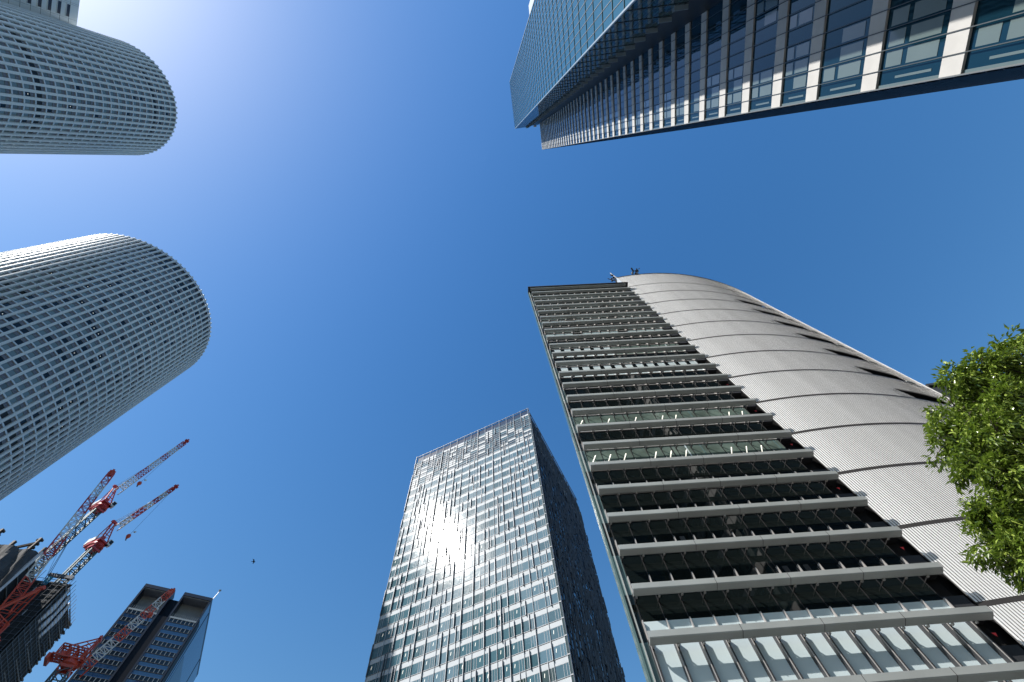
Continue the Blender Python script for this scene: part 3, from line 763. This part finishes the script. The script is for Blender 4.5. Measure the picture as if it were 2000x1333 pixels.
# ------------------------------------------------------------------ luffing cranes
def lattice(q, p, q_, wa, wb, n, chord, lace, cols, side):
    """lattice box girder from p to q_; cols(t) gives the paint colour along it; side = a horizontal-ish width vector"""
    p = Vector(p); e = Vector(q_); d = (e-p).normalized(); s = Vector(side); s = (s-d*s.dot(d)).normalized(); t = d.cross(s)
    cor = [(-1,-1), (1,-1), (1,1), (-1,1)]
    def pt(k, i):
        f = i/n; w_ = (wa+(wb-wa)*f)/2; return p+(e-p)*f+s*(cor[k][0]*w_)+t*(cor[k][1]*w_)
    for i in range(n):
        c = cols((i+.5)/n)
        for k in range(4):
            l = (k+1) % 4
            q.bar(pt(k, i), pt(k, i+1), chord, c)
            a, b = (k, l) if (i+k) % 2 else (l, k)
            q.bar(pt(a, i), pt(b, i+1), lace, c); q.bar(pt(k, i), pt(l, i), lace, c)
def stripes(*cuts):
    def f(t):
        k = 0
        for c, col in cuts:
            if t <= c: return col
        return cuts[-1][1]
    return f
def crane(label, base, z0, deck, foot, tip, apex, hook, red, jib_cols, side, jw=2.2, mast_w=2.4, house=True, n=26, drum=None):
    T = thing('luffing_crane', label, 'crane', (base[0], base[1], z0), 'red and white cranes at the building site')
    fwd = Vector((tip[0]-base[0], tip[1]-base[1], 0)).normalized(); sdv = Vector((-fwd.y, fwd.x, 0))
    B = Vector((base[0], base[1], 0))
    q = MB(); lattice(q, (base[0], base[1], z0), (base[0], base[1], deck-3.2), mast_w, mast_w, max(6, int((deck-z0)/2.4)), .42, .2, lambda t: 'k_grey', sdv); q.build('mast', T)
    G = lambda f, s, z: tuple(B+fwd*f+sdv*s+Vector((0, 0, z)))
    def bx(q, f0, f1, s0, s1, z0_, z1_, k):
        q.hexa([G(f0,s0,z0_),G(f1,s0,z0_),G(f1,s1,z0_),G(f0,s1,z0_),G(f0,s0,z1_),G(f1,s0,z1_),G(f1,s1,z1_),G(f0,s1,z1_)], k)
    q = MB()
    q.tube([G(0,0,deck-3.2), G(0,0,deck-2.4), G(0,0,deck-1.2)], [1.5, 2.3, 2.0], red, 14)
    for a in (-1.6, 1.6): bx(q, -1.9, 1.9, a-.2, a+.2, deck-3.6, deck-2.8, red); bx(q, a-.2, a+.2, -1.9, 1.9, deck-4.6, deck-3.9, red)
    q.build('slewing_ring', T)
    if not house:
        q = MB()
        for s in (-1.9, -.6, .7, 1.9):
            q.bar(G(-5.5, s, deck-1), G(2.8, s, deck-1), .4, red); q.bar(G(-4.8, s, deck+2.2), G(1.8, s, deck+2.0), .28, red)
            for f in (-4.8, -2.6, -.4, 1.8): q.bar(G(f, s, deck-1), G(f, s, deck+2.1), .25, red); q.bar(G(f, s, deck-1), G(f+1.0, s, deck+2.1), .16, red)
        for f in (-5.4, -3.2, -1, 1, 2.7): q.bar(G(f, -2.2, deck-1), G(f, 2.2, deck-1), .45, red); q.bar(G(max(f, -4.8), -2, deck+2.1), G(max(f, -4.8), 2, deck+2.1), .25, red)
        bx(q, -3.8, -1.6, -1.4, .2, deck-.8, deck+.6, red); bx(q, -.8, .8, .2, 1.5, deck-.8, deck+.5, red)
        dk = q.build('machinery_deck', T)
        q = MB(); bx(q, -6.4, -5.6, -2.0, 2.0, deck-2.6, deck-1.0, red); q.build('counterweight', dk)
    q = MB(); bx(q, -6.2, 2.6, -2.0, 2.0, deck-1.2, deck-.6, red); bx(q, -6.0, -2.4, -2.1, 2.1, deck-.6, deck+1.6, red); bx(q, -2.3, 1.6, -1.7, -.3, deck-.6, deck+1.2, red); bx(q, -2.3, .2, .5, 1.8, deck-.6, deck+1.0, red)
    if house: dk = q.build('machinery_deck', T)
    q = MB(); bx(q, -6.6, -5.2, -2.3, 2.3, deck-.4, deck+2.6, 'k_white'); bx(q, -5.2, -1.5, -2.25, -1.8, deck+.2, deck+2.2, 'k_white')
    if house: q.build('counterweight', dk)
    q = MB(); bx(q, 1.2, 2.9, 1.2, 2.7, deck-1.2, deck+1.0, 'k_white'); bx(q, 2.9, 2.96, 1.35, 2.55, deck-.7, deck+.8, 'a_glass_dark'); q.build('cab', dk)
    # A-frame
    q = MB(); ap = Vector(apex)
    for s in (-1.5, 1.5):
        q.bar(G(1.6, s, deck-.6), ap+sdv*s*.35, .4, red); q.bar(G(-4.6, s, deck+1.0), ap+sdv*s*.35, .32, red)
        for f in (.3, .55, .8): q.bar(Vector(G(1.6, s, deck-.6)).lerp(ap+sdv*s*.35, f), Vector(G(-4.6, s, deck+1.0)).lerp(ap+sdv*s*.35, f+.08), .16, red)
    for f in (.35, .65, .95): q.bar(Vector(G(1.6, -1.5, deck-.6)).lerp(ap-sdv*.5, f), Vector(G(1.6, 1.5, deck-.6)).lerp(ap+sdv*.5, f), .2, red)
    q.bar(ap-sdv*1.2, ap+sdv*1.2, .7, red); q.bar(ap-sdv*.8+Vector((0,0,.6)), ap+sdv*.9+Vector((0,0,.5)), .4, red)
    q.build('a_frame', T)
    # jib
    ft, tp_ = Vector(foot), Vector(tip); d = (tp_-ft).normalized(); L = (tp_-ft).length
    q = MB(); s0 = ft+d*L*.08
    lattice(q, s0, tp_-d*1.0, jw, jw*.72, n, .26, .13, jib_cols, side)
    sv = Vector(side); sv = (sv-d*sv.dot(d)).normalized(); c0 = jib_cols(0)
    for k in (-1, 1):
        for l in (-1, 1):
            q.bar(ft+sv*k*jw*.5, s0+sv*k*jw*.5+d.cross(sv)*l*jw*.5, .3, c0)
    jb = q.build('jib', T)
    q = MB(); q.bar(tp_-d*1.8, tp_+d*.5, 1.0, red); q.bar(tp_-sv*.9, tp_+sv*.9, .7, red); q.tube([tp_-sv*.35+d*.4, tp_+sv*.35+d*.4], [.7, .7], red, 10); q.build('jib_head', jb)
    # ropes and hook
    q = MB()
    for s in (-.4, .4): q.bar(ap+sdv*s, tp_-d*L*.12+sv*s*.6, .09, 'k_cable')
    q.bar(ap, ft+d*L*.55, .07, 'k_cable'); q.build('pendant_rope', T)
    if hook:
        h = Vector(hook); q = MB()
        top = Vector((h.x, h.y, 0)); q.bar(h+Vector((0,0,1.5)), tp_, .06, 'k_cable'); q.build('hoist_rope', T)
        q = MB(); q.tube([h+Vector((0,0,-1.0)), h, h+Vector((0,0,.6)), h+Vector((0,0,1.2))], [.25, .75, .7, .2], 'k_orange', 10); q.bar(h+Vector((0,0,-1.0)), h+Vector((.5,0,-1.9)), .3, 'k_cable'); q.build('hook_block', T)
        q = MB(); q.bar(h+Vector((.5,.3,2.4)), h+Vector((.2,.9,3.2)), .5, 'k_white'); q.build('rope_pulley', T)
    return T
Rd, Wh, Or = 'k_red', 'k_white', 'k_orange'
def at(az, r, te): return (r*math.cos(R_(az)), r*math.sin(R_(az)), r*te+CAMZ)
# tall crane whose jib reaches highest
crane('red and white crane whose striped jib reaches highest, close under the wide round tower', at(147.9, 206, 0)[:2], 124, 206*.763+CAMZ,
      at(148.05, 204, .793), at(146.8, 184, 1.002), at(148.5, 205, .803), at(147.0, 186, .838), Rd,
      stripes((.22, Wh), (.42, Rd), (.60, Wh), (.72, Rd), (.87, Wh), (1, Rd)), (-.55, -.83, 0), 2.3)
crane('red and white crane on the wing roof, its jib just below the highest jib', at(145.25, 207, 0)[:2], 120, 207*.698+CAMZ,
      at(145.2, 206, .731), at(143.6, 188, .880), at(145.75, 206, .741), at(143.65, 190, .731), Rd,
      stripes((.24, Wh), (.46, Rd), (.60, Wh), (.74, Rd), (.90, Wh), (1, Rd)), (-.55, -.83, 0), 1.9)
# near crane whose jib crosses the unfinished building
crane('red and white crane at the left edge, its jib leaning across the grey tarpaulin', at(147.5, 172, 0)[:2], 20, 172*.518+CAMZ,
      at(146.9, 170, .540), at(150.05, 168, .826), at(146.15, 168, .588), None, Or,
      stripes((.10, Or), (.27, Wh), (.44, Rd), (.60, Wh), (.76, Rd), (.90, Wh), (1, Rd)), (-.6, -.8, 0), 2.4, 2.8, house=False)
# crane in front of the twin bay tower
crane('orange-red and white crane whose jib crosses the slate blue twin bay tower', at(139.7, 189, 0)[:2], 20, 189*.524+CAMZ,
      at(138.7, 189, .506), at(136.25, 186, .676), at(139.0, 190, .560), at(136.6, 188, .622), Or,
      stripes((.08, Or), (.30, Wh), (.46, Or), (.62, Wh), (.76, Or), (.90, Wh), (1, Or)), (-.6, -.8, 0), 2.6, 3.2, house=False)

# ------------------------------------------------------------------ street tree
def street_tree():
    T = thing('street_tree', 'leafy green street tree reaching in from the right edge over the silver cladding', 'tree', (9.6, 4.6, 0))
    rnd = random.Random(8)
    trunk = [(9.6,4.6,-.05), (9.62,4.62,1.5), (9.5,4.7,3.2), (9.2,4.8,4.6), (9.0,4.85,5.8), (8.9,4.8,7.2)]
    q = MB(); q.tube(trunk, [.26,.21,.18,.15,.11,.05], 'bark', 12); tk = q.build('trunk', T, smooth=True)
    vis = [(8.6,4.3,8.4),(8.1,4.4,8.2),(7.8,4.5,8.2),(7.5,4.6,8.3),(7.4,4.4,7.4),(7.3,5.0,8.0),(7.8,5.1,8.1),(6.9,5.1,7.5),(6.85,5.28,7.6),(6.8,4.7,7.0),(6.6,5.2,7.0),(7.1,4.8,6.9),(6.5,5.0,6.5),(6.9,5.4,6.5),(6.3,5.5,6.25),(6.3,5.6,6.1),(6.25,5.6,6.2),(6.0,5.6,5.8),(6.2,5.7,5.7),(6.05,5.55,5.6),(6.2,5.55,5.5)]
    out = []
    for i in range(46):
        t = rnd.uniform(0, 2*PI); e = rnd.uniform(-.5, 1); rr = 2.3*rnd.uniform(.45, 1)
        p = (9.35+rr*math.cos(t)*1.0, 4.7+rr*math.sin(t), 7.5+e*2.0)
        s = world_to_camera_view(SC, cam, Vector(p))
        if s.x < 1.09 and s.z > 0: continue
        out.append(p)
    vis = [(x+.10, y-.03, z-.05) for x, y, z in vis]
    clumps = [(p, rnd.uniform(.33, .45)) for p in vis] + [(p, rnd.uniform(.5, .75)) for p in out]
    # limbs and twigs reaching the clumps
    q = MB()
    for i, (p, s) in enumerate(clumps):
        a = Vector(trunk[min(5, 2+int(rnd.random()*3.4))]); b = Vector(p); mid = a.lerp(b, .5)+Vector((rnd.uniform(-.25,.25), rnd.uniform(-.25,.25), .15))
        q.tube([a, mid, a.lerp(b, .8)+Vector((0,0,.08)), b], [.055, .035, .022, .012], 'bark', 6)
        for j in range(5):
            e = b+Vector((rnd.gauss(0,1), rnd.gauss(0,1), rnd.gauss(0,.8))).normalized()*s*.9
            q.tube([b, b.lerp(e, .5)+Vector((0,0,.05)), e], [.012, .008, .004], 'bark', 5)
    q.build('branch', T, smooth=True)
    q = MB()
    def leaf(p, d, ln, wd):
        d = d.normalized(); s = d.cross(Vector((rnd.gauss(0,.5), rnd.gauss(0,.5), 1))).normalized(); up = s.cross(d)
        b = len(q.v); k = q.mi('leaf')
        q.v += [tuple(p), tuple(p+d*ln*.45+s*wd*.5+up*wd*.14), tuple(p+d*ln-up*ln*.12), tuple(p+d*ln*.45-s*wd*.5+up*wd*.14), tuple(p+d*ln*.5)]
        q.f += [(b, b+1, b+4), (b+1, b+2, b+4), (b+2, b+3, b+4), (b+3, b, b+4)]; q.m += [k]*4
    for ci, (p, s) in enumerate(clumps):
        c = Vector(p); near = ci < len(vis)
        for k in range(21 if near else 9):                   # small tufts of sprays with gaps between them
            v = Vector((rnd.gauss(0,1), rnd.gauss(0,1), rnd.gauss(0,.85))).normalized()
            tc = c+v*s*rnd.uniform(.3, .98); tr = rnd.uniform(.09, .19)
            for j in range(9 if near else 8):
                o = Vector((rnd.gauss(0,1), rnd.gauss(0,1), rnd.gauss(0,.8))).normalized()*tr*rnd.uniform(.3, 1)
                dr = (v*.5+o.normalized()*.6+Vector((0,0,-.45))).normalized()
                for l in range(rnd.randint(6, 10)):
                    e = Vector((rnd.gauss(0,.035), rnd.gauss(0,.035), rnd.gauss(0,.03)))
                    leaf(tc+o+e, dr+Vector((rnd.gauss(0,.6), rnd.gauss(0,.6), rnd.gauss(-.15,.45))), rnd.uniform(.06,.135), rnd.uniform(.024,.048))
    q.build('foliage', T)
street_tree()

# ------------------------------------------------------------------ bird
def bird():
    c = Vector((-38.7, 45.8, 49.4))
    T = thing('bird', 'tiny dark bird flying alone in the blue sky between crane and sunlit tower', 'bird', tuple(c))
    q = MB(); u = Vector((.8, .3, .1)).normalized(); s = Vector((-.35, .9, .1)).normalized()
    q.tube([c-u*.20, c-u*.14, c, c+u*.12, c+u*.17, c+u*.22], [.012, .05, .075, .05, .035, .008], 'bird', 8)
    q.build('body', T, smooth=True)
    for k in (-1, 1):
        w_ = MB(); a = c+u*.08; b = c-u*.06
        p1 = c+s*k*.26+Vector((0,0,.10)); p2 = c+s*k*.52-u*.12+Vector((0,0,.03))
        w_.hexa([a, b, p1-u*.1, p1+u*.07, a+Vector((0,0,.015)), b+Vector((0,0,.012)), p1-u*.1+Vector((0,0,.01)), p1+u*.07+Vector((0,0,.012))], 'bird')
        w_.hexa([p1+u*.07, p1-u*.1, p2-u*.03, p2+u*.02, p1+u*.07+Vector((0,0,.012)), p1-u*.1+Vector((0,0,.01)), p2-u*.03+Vector((0,0,.006)), p2+u*.02+Vector((0,0,.008))], 'bird')
        w_.build('wing', T)
    w_ = MB(); w_.hexa([c-u*.16-s*.02, c-u*.16+s*.02, c-u*.32+s*.06, c-u*.32-s*.06, c-u*.16-s*.02+Vector((0,0,.012)), c-u*.16+s*.02+Vector((0,0,.012)), c-u*.32+s*.06+Vector((0,0,.008)), c-u*.32-s*.06+Vector((0,0,.008))], 'bird'); w_.build('tail', T)
bird()
